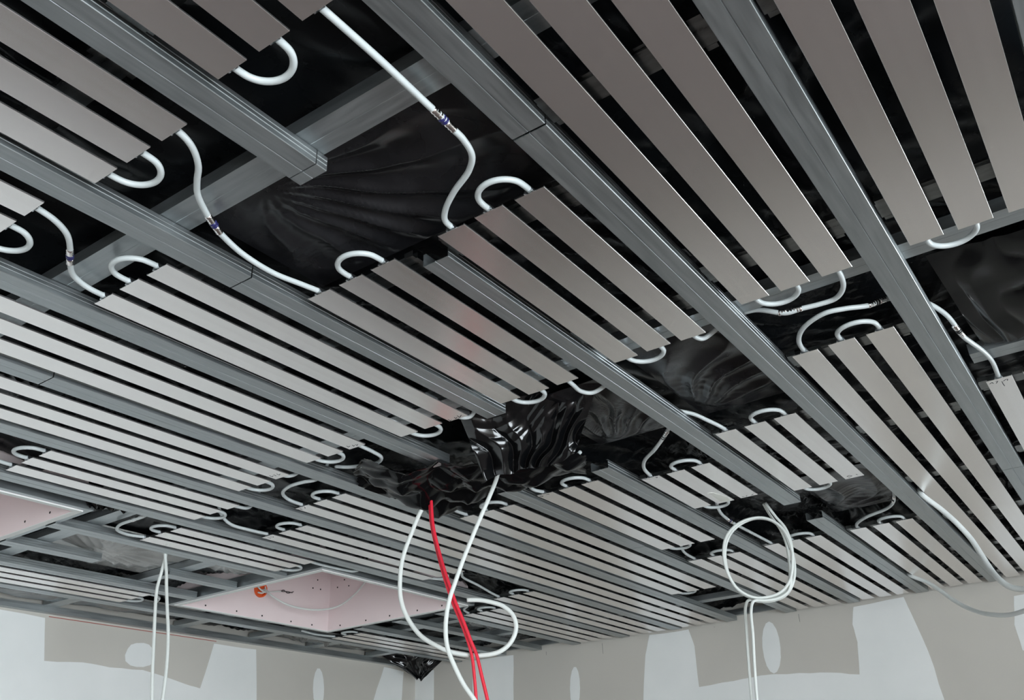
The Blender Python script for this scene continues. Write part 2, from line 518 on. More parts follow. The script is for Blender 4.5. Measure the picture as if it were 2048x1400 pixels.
CROSS = [(.722, -1.2, 2.63, 'nearest camera, over the black opening at left'), (.722, 3.66, 4.15, 'short piece behind the left pink recess'),
         (1.6265, -1.2, 4.15, 'full width behind the centre panels'), (2.222, -1.2, .17, 'short piece at the right edge'),
         (2.222, 2.56, 4.15, 'just left of the lamp recess'), (2.928, 3.67, 4.15, 'piece behind lamp recess, left of two'),
         (3.420, 3.67, 4.15, 'piece behind lamp recess, right of two'), (3.850, 2.56, 4.15, 'first one right of the lamp recess'),
         (4.355, 1.40, 4.15, 'farthest, close to right wall')]
for x, a, c, where in CROSS:
    cross('galvanised cross channel, ' + where, x, a, c)

# wall tracks
TR = [(-.014, .030), (-.014, 0), (.014, 0), (.014, .030), (.0132, .030), (.0132, .0008), (-.0132, .0008), (-.0132, .030)]
t = MB().extrude([(a * 1.3, q) for a, q in TR], -.9, RX1 - .01, 'x').build('wall_track', M_ZINC)
t.location = (0, RY1 - .020, H + .002)
tag(t, 'galvanised edge track along the top of the left wall', 'metal track')
t = MB().extrude(TR, -1.2, RY1 - .06, 'y').build('wall_track', M_ZINC_Y)
t.location = (RX1 - .016, 0, H + .028)
tag(t, 'galvanised edge track along the top of the right wall', 'metal track')

# ------------------------------------------------------------------ heating panels
PR = .0054                     # pipe radius
ZP = .0080                     # pipe axis above the strip underside


def strip_mesh(L):
    h = SW / 2
    sec = [(-h, .0030), (-h, .0004), (-h + .0004, 0), (h - .0004, 0), (h, .0004), (h, .0030), (h - .0007, .0030),
           (h - .0007, .0011), (-h + .0007, .0011), (-h + .0007, .0030)]
    mb = MB().extrude(sec, -L / 2, L / 2, 'x')
    me = bpy.data.meshes.new('strip')
    me.from_pydata(mb.v, [], mb.f)
    me.materials.append(M_ALU)
    return me


def chan_mesh(L):
    r, q = .0068, .0060
    out = [(-.0095, .0011), (-.0072, .0011)] + [(-r * math.cos(t), ZP + r * math.sin(t)) for t in np.linspace(0, math.pi, 7)] + [(.0072, .0011), (.0095, .0011)]
    inn = [(.0095, .0018), (.0066, .0018)] + [(q * math.cos(t), ZP + q * math.sin(t)) for t in np.linspace(0, math.pi, 7)] + [(-.0066, .0018), (-.0095, .0018)]
    mb = MB().extrude(out + inn, -L / 2, L / 2, 'x')
    me = bpy.data.meshes.new('pipe_channel')
    me.from_pydata(mb.v, [], mb.f)
    me.materials.append(M_CHAN)
    return me


def rail_mesh():
    """carrier rail across one bay: shallow trough, notched hook tabs at both ends"""
    w, L = .048, PITCH - .066
    mb = MB()
    sec = [(-w / 2, .0120), (-w / 2, 0), (w / 2, 0), (w / 2, .0120), (w / 2 - .001, .0120), (w / 2 - .001, .001),
           (-w / 2 + .001, .001), (-w / 2 + .001, .0120)]
    mb.extrude(sec, -L / 2, L / 2, 'y')
    for s in (-1, 1):
        y = s * (L / 2 - .012)
        mb.box(-w / 2 - .010, -w / 2, y - .010, y + .010, -.0005, .0006)
        mb.box(-w / 2 - .0108, -w / 2 - .010, y - .010, y + .010, -.0005, .0115)
        mb.box(w / 2, w / 2 + .009, y - .008, y + .008, -.0005, .0006)
    for s in (-1, 1):
        mb.box(-w / 2 - .006, -w / 2, s * PITCH / 8 - .012, s * PITCH / 8 + .012, .004, .0048)
    me = bpy.data.meshes.new('carrier_rail')
    me.from_pydata(mb.v, [], mb.f)
    me.materials.append(M_RAIL)
    return me


RAIL = rail_mesh()


def bend_mesh(direction):
    """U-bend between neighbouring strips; local origin midway between both pipes at the strip end"""
    d = PITCH / 4
    pts = [(-.035, -d / 2, 0), (-.012, -d / 2, 0), (.012, -d / 2 - .0005, -.0005)]
    for a in np.linspace(-math.pi / 2, math.pi / 2, 9)[1:-1]:
        pts.append((.014 + .043 * math.cos(a), d / 2 * math.sin(a) * 1.02, -.0016 * math.cos(a)))
    pts += [(.012, d / 2 + .0005, -.0005), (-.012, d / 2, 0), (-.035, d / 2, 0)]
    mb = sweep(catmull([(p[0] * direction, p[1], p[2]) for p in pts], 4), PR, 10)
    me = bpy.data.meshes.new('pipe_bend')
    me.from_pydata([tuple(v) for v in mb.v], [], mb.f)
    me.polygons.foreach_set('use_smooth', [True] * len(me.polygons))
    me.materials.append(M_PIPE)
    return me


BEND = {1: bend_mesh(1), -1: bend_mesh(-1)}
PANELS = {}


def panel(key, r, x0, x1, label, start=True, end=True):
    xm, L = (x0 + x1) / 2, x1 - x0
    t = empty('heating_panel', (xm, slot_y(r, 2), H))
    tag(t, label, 'heating panel', 'three-strip aluminium heating panels in the ceiling')
    sm, cm = strip_mesh(L), chan_mesh(L + .005)
    strips = {}
    for s in (1, 2, 3):
        j = rng.uniform(-.002, .002)
        st = obj_mesh('strip', sm, t, (j, (s - 2) * PITCH / 4, rng.uniform(-.0006, .0006)))
        obj_mesh('pipe_channel', cm, st)
        strips[s] = st
    xr = [x1 - .125 if end else x1 - .10]
    if start:
        xr.append(x0 + .062)
    nmid = int((L - .2) / .60)
    for k in range(nmid):
        xr.append(x0 + .062 + (k + 1) * (L - .187) / (nmid + 1))
    for x in xr:
        obj_mesh('carrier_rail', RAIL, t, (x - xm, 0, .0150))
    if start:
        obj_mesh('pipe_bend', BEND[-1], t, (-L / 2, -PITCH / 8, ZP))
    if end:
        obj_mesh('pipe_bend', BEND[1], t, (L / 2, PITCH / 8, ZP))
    PANELS[key] = (t, strips)
    return t


A = 'aluminium three-strip heating panel'
B_ = 'three aluminium heating strips'
panel('Ra', -1, LS, 1.567, A + ' at top right corner, first strip row', False, True)
panel('Rb', -1, 2.318, 4.775, A + ' at right edge with pen marks on its corner', True, False)
panel('J', 0, LS, 1.573, 'wide looking brushed ' + B_ + ' with cloudy reflections, top right', False, True)
panel('G', 0, 1.870, 4.770, 'long ' + A + ' in second row running to right wall', True, False)
panel('U', 1, LS, .531, A + ' cropped by the top edge, left of centre', False, True)
panel('K', 1, 1.003, 1.638, 'short ' + A + ' in third row at the picture centre', True, True)
panel('H', 1, 2.201, 2.832, 'short ' + A + ' in third row, second one after the centre', True, True)
panel('mH', 1, 3.440, 4.785, A + ' in third row ending at right wall', True, False)
panel('S', 2, LS, .562, A + ' at upper left edge, fourth row, cropped by photo', False, True)
panel('N', 2, 1.013, 1.657, 'short ' + A + ' in fourth row, left of the centre one', True, True)
panel('mB', 2, 2.403, 2.790, 'shortest ' + A + ' with a milky pale patch on its middle strip', True, True)
panel('mG', 2, 3.429, 4.785, A + ' in fourth row ending at right wall, behind cable coil', True, False)
panel('L3', 3, LS, .538, A + ' of which only two ends show at left edge', False, True)
panel('M', 3, .770, 1.662, A + ' in fifth row, starting at left beside first coupling', True, True)
panel('mA', 3, 2.316, 3.200, A + ' in fifth row, just right of hanging black plastic', True, True)
panel('mF', 3, 3.445, 4.790, A + ' in fifth row ending at right wall, left of coil', True, False)
panel('Q', 4, LS, 1.638, 'long ' + A + ' in sixth row entering from left edge', False, True)
panel('mC', 4, 2.340, 3.970, 'long ' + A + ' in sixth row behind the hanging white cable', True, True)
panel('r5', 5, LS, 1.675, 'long ' + A + ' in seventh row entering from left edge', False, True)
panel('r5b', 5, 1.903, 4.795, 'longest ' + A + ' in seventh row, passing behind red cables', True, False)
panel('r6', 6, 1.136, 1.766, A + ' in eighth row with both ends visible at left', True, True)
panel('r6b', 6, 2.055, 2.935, A + ' in eighth row, above the lit lamp recess', True, True)
panel('mD', 6, 3.448, 4.800, A + ' in eighth row ending at right wall', True, False)
panel('r7', 7, 1.794, 2.412, A + ' in ninth row, beside two hanging white cables at left', True, True)
panel('mE', 7, 3.645, 4.790, A + ' in ninth row inside the loop of white cable', True, False)
panel('l1', 10, LS, 2.318, A + ' lowest at left edge, next to bright wall', False, True)
panel('l2', 10, 3.620, 4.780, A + ' lowest in the far corner, next to lamp recess', True, False)

# pen marks on strip ends
SC = {
    ('M', 1): [[(1.650, 1.324), (1.661, 1.326), (1.658, 1.320)], [(1.650, 1.304), (1.658, 1.305), (1.654, 1.299)], [(1.646, 1.291), (1.658, 1.294), (1.655, 1.288), (1.650, 1.282)]],
    ('Rb', 3): [[(2.339, 0.157), (2.332, 0.151), (2.341, 0.149)], [(2.333, 0.142), (2.334, 0.138), (2.345, 0.143)], [(2.342, 0.130), (2.361, 0.130), (2.376, 0.129)], [(2.342, 0.126), (2.335, 0.120), (2.337, 0.116), (2.345, 0.118)]],
    ('Q', 1): [[(1.616, 1.650), (1.625, 1.652), (1.622, 1.644)], [(1.621, 1.634), (1.630, 1.637), (1.626, 1.631)], [(1.624, 1.625), (1.632, 1.627), (1.626, 1.619)]],
    ('r5', 1): [[(1.640, 1.985), (1.652, 1.987), (1.648, 1.979)], [(1.642, 1.970), (1.654, 1.973)], [(1.643, 1.958), (1.655, 1.960), (1.650, 1.952)]],
    ('r5b', 3): [[(1.913, 2.160), (1.924, 2.158)], [(1.911, 2.149), (1.925, 2.153)], [(1.909, 2.126), (1.921, 2.134), (1.921, 2.138)]],
    ('mB', 3): [[(2.408, 1.155), (2.412, 1.147)], [(2.408, 1.143), (2.412, 1.138)], [(2.408, 1.118), (2.418, 1.118), (2.410, 1.113)]],
    ('mB', 1): [[(2.774, 0.986), (2.780, 0.980)], [(2.781, 0.975), (2.774, 0.969)], [(2.780, 0.955), (2.773, 0.947)]],
    ('H', 1): [[(2.805, 0.650), (2.800, 0.642), (2.811, 0.636), (2.818, 0.646), (2.805, 0.650)], [(2.803, 0.621), (2.811, 0.619)]],
    ('mA', 3): [[(2.326, 1.492), (2.323, 1.484), (2.332, 1.482), (2.336, 1.490), (2.326, 1.492)], [(2.329, 1.467), (2.326, 1.459), (2.332, 1.459)]],
    ('r6b', 3): [[(2.066, 2.480), (2.078, 2.476)], [(2.064, 2.465), (2.076, 2.460), (2.070, 2.455)]],
}
for (k, s), strokes in SC.items():
    t, strips = PANELS[k]
    st = strips[s]
    ox, oy = t.location.x + st.location.x, t.location.y + st.location.y
    mb = MB()
    for stroke in strokes:
        for (xa, ya), (xb, yb) in zip(stroke[:-1], stroke[1:]):
            a, c = np.array([xa - ox, ya - oy]), np.array([xb - ox, yb - oy])
            d = c - a
            d /= np.linalg.norm(d)
            nn = np.array([-d[1], d[0]]) * .0009
            a, c = a - d * .0006, c + d * .0006
            q = [a - nn, c - nn, c + nn, a + nn]
            mb.add([(p[0], p[1], -.0002) for p in q] + [(p[0], p[1], .0001) for p in q],
                   [(0, 3, 2, 1), (4, 5, 6, 7), (0, 1, 5, 4), (1, 2, 6, 5), (2, 3, 7, 6), (3, 0, 4, 7)])
    tag(mb.build('pen_mark', M_INK, st), 'handwritten black pen mark')


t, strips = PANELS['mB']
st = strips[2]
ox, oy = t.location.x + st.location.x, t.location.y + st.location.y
sp_ = [(2.66, 1.060), (2.69, 1.056), (2.72, 1.060), (2.765, 1.062), (2.785, 1.052), (2.780, 1.030), (2.74, 1.026), (2.70, 1.034), (2.67, 1.042)]  # paler irregular outline on the middle strip, towards its far end
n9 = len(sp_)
tag(obj('pale_patch', [(x - ox, y - oy, z) for z in (-.0002, .0001) for x, y in sp_],
        [tuple(range(n9)), tuple(range(2 * n9 - 1, n9 - 1, -1))] + [(i, n9 + i, n9 + (i + 1) % n9, (i + 1) % n9) for i in range(n9)], M_PALE, st), 'milky pale patch')

# ------------------------------------------------------------------ feed pipes with crimp couplings
def coupling(parent, p, q, body=M_BLUE):
    """two ribbed crimp sleeves and a dark body between points p and q"""
    p, q = np.array(p, float), np.array(q, float)
    r = PR
    rib = [r * 1.0, r * 1.25, r * 1.05, r * 1.28, r * 1.05, r * 1.28, r * 1.0]
    for a, c in ((0, .38), (.62, 1)):
        sweep([p + (q - p) * (a + (c - a) * k / 6) for k in range(7)], rib, 12).build('crimp_sleeve', M_CHROME, parent, True)
    ring = [r * .9, r * 1.3, r * 1.3, r * 1.0, r * 1.3, r * 1.3, r * .9]
    sweep([p + (q - p) * (.37 + .26 * k / 6) for k in range(7)], ring, 12).build('coupling_body', body, parent, True)


def feed(label, pts, coup=None, body=M_BLUE):
    P = [(p[0], p[1], H + (p[2] if len(p) > 2 else ZP)) for p in pts]
    base = empty('feed_pipe', P[0])
    tag(base, label, 'pipe', 'white feed pipes linking the panels')
    o = tube('pipe', [tuple(np.array(p) - np.array(P[0])) for p in P], PR, M_PIPE, base, 7, 10)
    for c in (coup or []):
        a, d = [np.array((q[0], q[1], H + (q[2] if len(q) > 2 else ZP))) - np.array(P[0]) for q in c]
        coupling(base, a, d, body)
    return base


def sy(r, s):
    return slot_y(r, s)


feed('straight white pipe with blue coupling hanging below black sheet, top centre',
     [(.50, sy(1, 1)), (.536, sy(1, 1)), (.648, .634), (.756, .638), (.778, .638), (.811, .641), (.839, .643), (.877, .655), (.904, .682), (.931, .733), (.962, .777), (.985, .796), (1.012, sy(1, 3)), (1.04, sy(1, 3))],
     [((.760, .638), (.815, .641))])
feed('curved white pipe with blue coupling, left of the free channel end',
     [(.53, sy(2, 1)), (.570, .967), (.602, .979), (.636, 1.008), (.659, 1.041), (.682, 1.069), (.727, 1.102), (.748, 1.115), (.781, 1.130), (.842, 1.148), (.918, 1.153), (.975, 1.142), (1.022, sy(2, 3)), (1.05, sy(2, 3))],
     [((.727, 1.102), (.773, 1.127))])
feed('white pipe with blue coupling near the left edge',
     [(.51, sy(3, 1)), (.546, 1.304), (.581, 1.313), (.615, 1.334), (.645, 1.373), (.669, 1.413), (.695, 1.445), (.734, 1.463), (.778, sy(3, 3)), (.80, sy(3, 3))],
     [((.643, 1.371), (.670, 1.415))])
feed('white pipe with two sleeves crossing under the long channel, right of centre',
     [(1.55, sy(0, 1)), (1.60, .30), (1.655, .312), (1.686, .337), (1.688, .37), (1.682, .408), (1.679, .44), (1.672, .50, .034), (1.676, .55, .036), (1.688, .591, .03), (1.685, .626, .014), (1.662, .634), (1.62, sy(1, 1))],
     [((1.6825, .405), (1.678, .455, .012))], M_SCREW)
feed('white pipe arching over dark gap to the right edge panel',
     [(1.90, sy(0, 3)), (1.881, .468), (1.819, .460), (1.765, .429), (1.733, .374), (1.741, .333), (1.766, .293, .012), (1.793, .262, .028), (1.82, .235, .035), (1.87, .20, .036), (1.94, .172, .026), (2.011, .162, .012), (2.038, .159), (2.149, .137), (2.219, .130), (2.338, sy(-1, 3)), (2.36, sy(-1, 3))],
     [((1.766, .293, .012), (1.795, .260, .029)), ((1.985, .166, .016), (2.035, .159, .009))], M_SCREW)
feed('short white pipe bending behind channel, below the centre panels',
     [(1.63, sy(2, 1)), (1.694, .974), (1.738, .978), (1.763, .960), (1.767, .923, .02), (1.762, .895, .034), (1.756, .875, .036)])
feed('white pipe stub disappearing behind channel end over black plastic',
     [(1.64, sy(3, 1)), (1.677, 1.302), (1.694, 1.286, .012), (1.692, 1.262, .03), (1.687, 1.235, .036)])
feed('white pipe turning back sharply left of the crumpled black plastic',
     [(1.61, sy(4, 1)), (1.66, 1.636), (1.709, 1.64), (1.755, 1.652), (1.780, 1.688), (1.779, 1.740, .012), (1.775, 1.80, .02), (1.77, 1.85, .032)])
feed('short white pipe stub rising at end of seventh row left panel',
     [(1.645, sy(5, 1)), (1.690, 1.966), (1.716, 1.958, .02), (1.735, 1.950, .05), (1.742, 1.945, .085)])
feed('white pipe making an open arc before the seventh row long panel',
     [(1.815, 1.930, .085), (1.800, 1.928, .04), (1.778, 1.936, .014), (1.757, 1.970), (1.757, 2.030), (1.785, 2.091), (1.841, 2.126), (1.905, sy(5, 3)), (1.93, sy(5, 3))])
feed('white pipe entering the eighth row panel at left edge',
     [(1.00, 2.43, .03), (1.05, 2.452, .012), (1.101, 2.463), (1.139, sy(6, 3)), (1.17, sy(6, 3))])
feed('short white pipe stub rising at end of eighth row left panel',
     [(1.74, sy(6, 1)), (1.787, 2.300), (1.825, 2.298, .014), (1.85, 2.295, .045), (1.86, 2.293, .085)])
feed('white pipe slanting down into the eighth row panel above lamp recess',
     [(1.845, 2.49, .085), (1.865, 2.488, .04), (1.90, 2.482, .014), (1.98, 2.474), (2.06, sy(6, 3)), (2.09, sy(6, 3))])
feed('white pipe hooking round at ninth row near the grey plastic bulge',
     [(1.83, sy(7, 3)), (1.802, 2.804), (1.741, 2.822), (1.685, 2.801), (1.656, 2.743), (1.652, 2.661), (1.66, 2.610, .014), (1.664, 2.575, .034)],
     [((1.652, 2.672), (1.659, 2.618, .013))], M_SCREW)
feed('white pipe running along the lamp recess upper edge',
     [(2.38, sy(7, 1)), (2.46, 2.640), (2.53, 2.640), (2.60, 2.634), (2.645, 2.618), (2.69, 2.59, .028), (2.74, 2.56, .036)])
feed('straight white pipe slanting through dark bay right of red cables',
     [(2.90, sy(6, 1)), (2.97, 2.315), (3.04, 2.362, .010), (3.211, 2.406, .010), (3.38, 2.452), (3.45, sy(6, 3)), (3.48, sy(6, 3))])
feed('bent white pipe with coupling emerging under the hanging black plastic',
     [(2.10, 1.20, .012), (2.148, 1.271), (2.182, 1.339), (2.226, 1.438), (2.250, 1.474), (2.285, 1.481), (2.327, sy(3, 3)), (2.36, sy(3, 3))],
     [((2.135, 1.252, .010), (2.175, 1.325))])
feed('curved white pipe entering the shortest panel',
     [(2.09, .89, .034), (2.132, .936, .02), (2.209, 1.016), (2.273, 1.083), (2.335, 1.118), (2.409, sy(2, 3)), (2.44, sy(2, 3))],
     [((2.135, .938, .019), (2.185, .990, .012))], M_SCREW)
feed('short white pipe stub beside the white hanging cable',
     [(2.24, 1.806, .012), (2.304, 1.803), (2.352, sy(4, 3)), (2.38, sy(4, 3))])
feed('short white pipe between fifth row panels, left of cable coil',
     [(3.255, 1.438, .085), (3.268, 1.442, .04), (3.300, 1.451, .012), (3.45, sy(3, 3)), (3.475, sy(3, 3))])
feed('white pipe passing behind the hanging cable coil',
     [(2.845, 1.108, .085), (2.860, 1.111, .04), (2.892, 1.118, .012), (3.027, 1.137), (3.225, 1.137), (3.439, sy(2, 3)), (3.46, sy(2, 3))],
     [((3.005, 1.134), (3.055, 1.138))])
feed('short curved white pipe from behind channel into second third-row panel',
     [(2.055, .875, .036), (2.091, .838, .026), (2.12, .815, .012), (2.158, .804), (2.206, sy(1, 3)), (2.24, sy(1, 3))])
feed('bent white pipe under the long channel, above black void at right',
     [(3.475, sy(1, 3)), (3.440, .801), (3.396, .788), (3.333, .737), (3.276, .649), (3.209, .609), (3.165, .595, .014), (3.10, .575, .034), (3.05, .555, .036)],
     [((3.215, .612), (3.165, .595, .014))], M_SCREW)
feed('small white pipe hook at the lamp recess right corner',
     [(3.50, 2.660, .03), (3.53, 2.715, .012), (3.565, 2.765), (3.613, 2.788), (3.659, sy(7, 3)), (3.69, sy(7, 3))])
feed('white pipe stub at the lamp recess left corner',
     [(2.29, sy(10, 1)), (2.36, 3.545), (2.405, 3.575), (2.435, 3.63), (2.47, 3.70, .012)])
feed('white pipe stub below the lamp recess far corner',
     [(3.40, 3.735, .014), (3.50, 3.735), (3.58, 3.722), (3.635, sy(10, 3)), (3.66, sy(10, 3))])


# ------------------------------------------------------------------ lamp recesses of pink board
def recess(R_, label, group, screws_y, screws_x, h=.34):
    x0, x1, y0, y1 = R_['x0'], R_['x1'], R_['y0'], R_['y1']
    zb = H + .002
    t = empty('lamp_recess', ((x0 + x1) / 2, (y0 + y1) / 2, zb))
    tag(t, label, 'ceiling recess', group)
    ox, oy = t.location.x, t.location.y

    def part(name, m, *bx):
        mb = MB()
        for q in bx:
            mb.box(q[0] - ox, q[1] - ox, q[2] - oy, q[3] - oy, q[4], q[5])
        return mb.build(name, m, t)
    part('side_board', M_PINK, (x0 - BT, x1 + BT, y1, y1 + BT, .003, h))
    part('side_board', M_PINK, (x0 - BT, x1 + BT, y0 - BT, y0, .003, h))
    part('side_board', M_PINK, (x1, x1 + BT, y0, y1, .003, h))
    part('side_board', M_PINK, (x0 - BT, x0, y0, y1, .003, h))
    part('top_board', M_PINK, (x0 - BT, x1 + BT, y0 - BT, y1 + BT, h, h + .012))
    part('board_edge', M_EDGE, (x0 - BT, x1 + BT, y1, y1 + BT, 0, .003))
    part('board_edge', M_EDGE, (x0 - BT, x1 + BT, y0 - BT, y0, 0, .003))
    part('board_edge', M_EDGE, (x1, x1 + BT, y0, y1, 0, .003))
    part('board_edge', M_EDGE, (x0 - BT, x0, y0, y1, 0, .003))
    e = BT + .022
    part('frame_rail', M_ZINC, (x0 - e, x1 + e, y0 - e, y0 - BT, .004, .050))
    part('frame_rail', M_ZINC, (x0 - e, x1 + e, y1 + BT, y1 + e, .004, .050))
    part('frame_rail', M_ZINC_Y, (x0 - e, x0 - BT, y0 - BT, y1 + BT, .004, .050))
    part('frame_rail', M_ZINC_Y, (x1 + BT, x1 + e, y0 - BT, y1 + BT, .004, .050))
    for x, z in screws_y:
        sweep([(x - ox, y1 - oy - .0012, z + ZC - zb), (x - ox, y1 - oy + .004, z + ZC - zb)], .0042, 8).build('screw', M_SCREW, t)
    for y, z in screws_x:
        sweep([(x1 - ox - .0012, y - oy, z + ZC - zb), (x1 - ox + .004, y - oy, z + ZC - zb)], .0042, 8).build('screw', M_SCREW, t)
    return t


recess(REC, 'square recess lined with pink plasterboard, orange box and cable inside', 'pink recesses',
       [(2.590, .932), (2.680, .932), (2.862, .932), (3.02, .932), (3.21, .930), (3.355, .932), (3.375, 1.170), (3.345, 1.122), (3.400, 1.124)],
       [(3.52, .932), (3.335, .932), (3.17, .932), (2.985, .932), (2.827, .932), (3.505, 1.170), (3.555, 1.137), (3.470, 1.132)])
recess(REC2, 'pink plasterboard recess cut off by the left edge of the photo', 'pink recesses', [], [(2.850, .939), (3.000, .939), (3.2, .939), (3.4, .939)])

# orange installation box on the far left side of the recess
yb = REC['y1']
ob = empty('junction_box', (2.992, yb - .006, ZC + 1.055))
tag(ob, 'orange electrical box on the pink recess wall, cable coming out', 'junction box')
ang = [i * 2 * math.pi / 16 for i in range(16)]
rim = MB()
V, F = [], []
for y, r in ((.006, .038), (-.006, .038), (-.006, .030), (.004, .030)):
    for a in ang:
        V.append((r * math.cos(a), y, r * math.sin(a)))
for k in range(3):
    for i in range(16):
        F.append((k * 16 + i, k * 16 + (i + 1) % 16, (k + 1) * 16 + (i + 1) % 16, (k + 1) * 16 + i))
F.append(tuple(48 + i for i in range(16)))
obj('box_body', V, F, M_ORANGE, ob)
tube('cable_clamp', [(-.03, -.008, .012), (-.012, -.014, -.004), (.012, -.014, -.012), (.03, -.008, -.01)], .004, M_CABLE, ob)
tube('cable_clamp', [(-.024, -.008, -.018), (-.004, -.016, -.02), (.014, -.018, -.006), (.018, -.01, .016)], .004, M_CABLE, ob)
cz = lambda L: [(p[0], p[1], p[2] + ZC) for p in L]
rc = empty('lamp_cable', (2.998, 3.590, ZC + 1.055))
tag(rc, 'white cable sagging across the lit pink recess', 'cable')
loc = np.array(rc.location)
tube('sheath', [tuple(np.array(p) - loc) for p in cz([(2.998, 3.600, 1.055), (2.996, 3.575, 1.050), (2.992, 3.535, 1.022), (3.016, 3.505, .995), (3.062, 3.480, .973), (3.130, 3.465, .964),
     (3.21, 3.450, .965), (3.29, 3.435, .978), (3.36, 3.415, 1.005), (3.41, 3.395, 1.045), (3.445, 3.370, 1.090), (3.466, 3.345, 1.135), (3.475, 3.335, 1.16)])], .0048, M_CABLE, rc)
tube('sheath', [tuple(np.array(p) - loc) for p in cz([(3.0, 3.60, 1.05), (3.034, 3.588, 1.047), (3.07, 3.583, 1.055), (3.10, 3.580, 1.060)])], .0032, M_CABLE, rc)
for d in (-.004, .001, .005):
    tube('wire_core', [tuple(np.array(p) - loc) for p in cz([(3.098, 3.580, 1.060), (3.117, 3.580, 1.065 + d), (3.144, 3.580, 1.063 - d), (3.175 + d, 3.574, 1.066 + d)])], .0016, M_WIRE, rc)

# ------------------------------------------------------------------ hanging polythene


def sheet_quad(name, tl, tr, bl, br, nrm, amp, seed, label, mat_=M_BAG, res=(70, 50), folds=5.0, tear=.02):
    tl, tr, bl, br = [np.array(p) for p in (tl, tr, bl, br)]
    s, t = np.meshgrid(np.linspace(0, 1, res[0]), np.linspace(0, 1, res[1]), indexing='ij')
    s3, t3 = s[..., None], t[..., None]
    P = (1 - t3) * ((1 - s3) * tl + s3 * tr) + t3 * ((1 - s3) * bl + s3 * br)
    w = np.linalg.norm(tr - tl)
    u = s * folds + 1.2 * value_noise(s * 3, t * 3, seed)
    d = np.abs(((u + .35 * t * (s - .5) * 4) % 1.0) - .5) * 2
    d = d ** .75
    cr = crumple(s * w * 2.2, t * w * 1.6, seed + 5)
    disp = amp * (d * (.35 + .65 * t) + .75 * (cr - .4))
    P = P + disp[..., None] * np.array(nrm)
    P[..., 2] += tear * (value_noise(s * 7, t * 0, seed + 9) - .5) * t ** 4
    return tag(grid_obj(name, P[..., 0], P[..., 1], P[..., 2], mat_), label, 'plastic sheet', 'loose black polythene')


zc3 = lambda p: (p[0], p[1], p[2] + ZC)
sheet_quad('polythene_bag', zc3((1.742, 1.370, .985)), zc3((1.850, .990, .985)), zc3((1.900, 1.391, .830)), zc3((1.952, 1.135, .845)),
           (-.80, -.45, -.25), .036, 3, 'shiny black plastic bag hanging down with bright creases, centre', res=(120, 90), folds=4.4)

poly = [(1.72, 1.68), (1.77, 1.78), (1.86, 1.840), (1.94, 1.848), (2.02, 1.842), (2.09, 1.80), (2.17, 1.845), (2.23, 1.835), (2.21, 1.66), (2.165, 1.58), (2.17, 1.40),
        (2.21, 1.25), (2.08, 1.17), (1.93, 1.20), (1.88, 1.45), (1.84, 1.60), (1.78, 1.64)]


def inside(x, y, poly):
    c = np.zeros(x.shape, bool)
    n = len(poly)
    for i in range(n):
        (x1, y1), (x2, y2) = poly[i], poly[(i + 1) % n]
        cond = ((y1 > y) != (y2 > y)) & (x < (x2 - x1) * (y - y1) / (y2 - y1 + 1e-12) + x1)
        c ^= cond
    return c


gx, gy = np.meshgrid(np.arange(1.70, 2.26, .0055), np.arange(1.15, 1.86, .0055), indexing='ij')
gw = gx + .05 * value_noise(gx * 9, gy * 9, 61)
gv = gy + .05 * value_noise(gx * 9, gy * 9, 62)
gz = H - .020 + .062 * (worley(gw * 7.5, gv * 7.5, 63) - .4) + .018 * (worley(gw * 17, gv * 13, 64) - .4) - .03 * np.exp(-(((gx - 2.06) / .06) ** 2 + ((gy - 1.75) / .08) ** 2))
gz = np.where(gy > 1.83, np.maximum(gz, H - .006), gz)
tag(grid_obj('polythene_wad', gx, gy, gz, M_WAD, inside(gx, gy, poly)), 'crumpled black plastic bundle from which red and white cables hang', 'plastic sheet', 'loose black polythene')
sheet_quad('polythene_flap', zc3((4.40, 4.10, .955)), zc3((4.74, 3.80, .955)), zc3((4.63, 3.985, .815)), zc3((4.655, 3.96, .805)),
           (-.7, -.6, -.2), .03, 31, 'black plastic flap hanging over the wall corner', folds=3)
sheet_quad('polythene_flap', zc3((1.46, 2.66, .960)), zc3((1.64, 2.60, .960)), zc3((1.500, 2.665, .905)), zc3((1.63, 2.615, .925)),
           (-.6, -.6, .3), .03, 47, 'small crumpled black plastic end beside the left pink recess', folds=3)
sheet_quad('polythene_flap', zc3((1.70, .155, .955)), zc3((1.72, -.07, .955)), zc3((2.175, .135, .945)), zc3((2.165, -.045, .925)),
           (0, 0, -1), .012, 91, 'black plastic flap in the dark bay at right edge', mat_=M_WAD, folds=1.3)

# grey translucent film bulging between the channels of the left bays


def film(label, x0, x1, y0, y1, c, seed, zlo=.012, m=None, zhi=.056, n=70, name='grey_film', group='grey plastic film in the bays by the left wall'):
    x, y = np.meshgrid(np.linspace(x0, x1, n), np.linspace(y0, y1, n), indexing='ij')
    u, v = (x - x0) / (x1 - x0) * 2 - 1, (y - y0) / (y1 - y0) * 2 - 1
    bowl = np.clip(1 - (np.abs(u) ** 2.4 + np.abs(v) ** 2.4), 0, 1) ** .6
    th = np.arctan2(y - c[1], x - c[0])
    rad = np.hypot(x - c[0], y - c[1])
    fold = np.abs(np.sin(th * 9 + 6 * value_noise(th + 4, rad * 5, seed))) * np.clip(rad * 6, 0, 1)
    z = H + zhi - (zhi - zlo) * bowl + .016 * fold * bowl + .010 * (crumple(x * 2, y * 2, seed) - .4) * bowl
    return tag(grid_obj(name, x, y, z, m or M_FILM), label, 'plastic sheet', group)


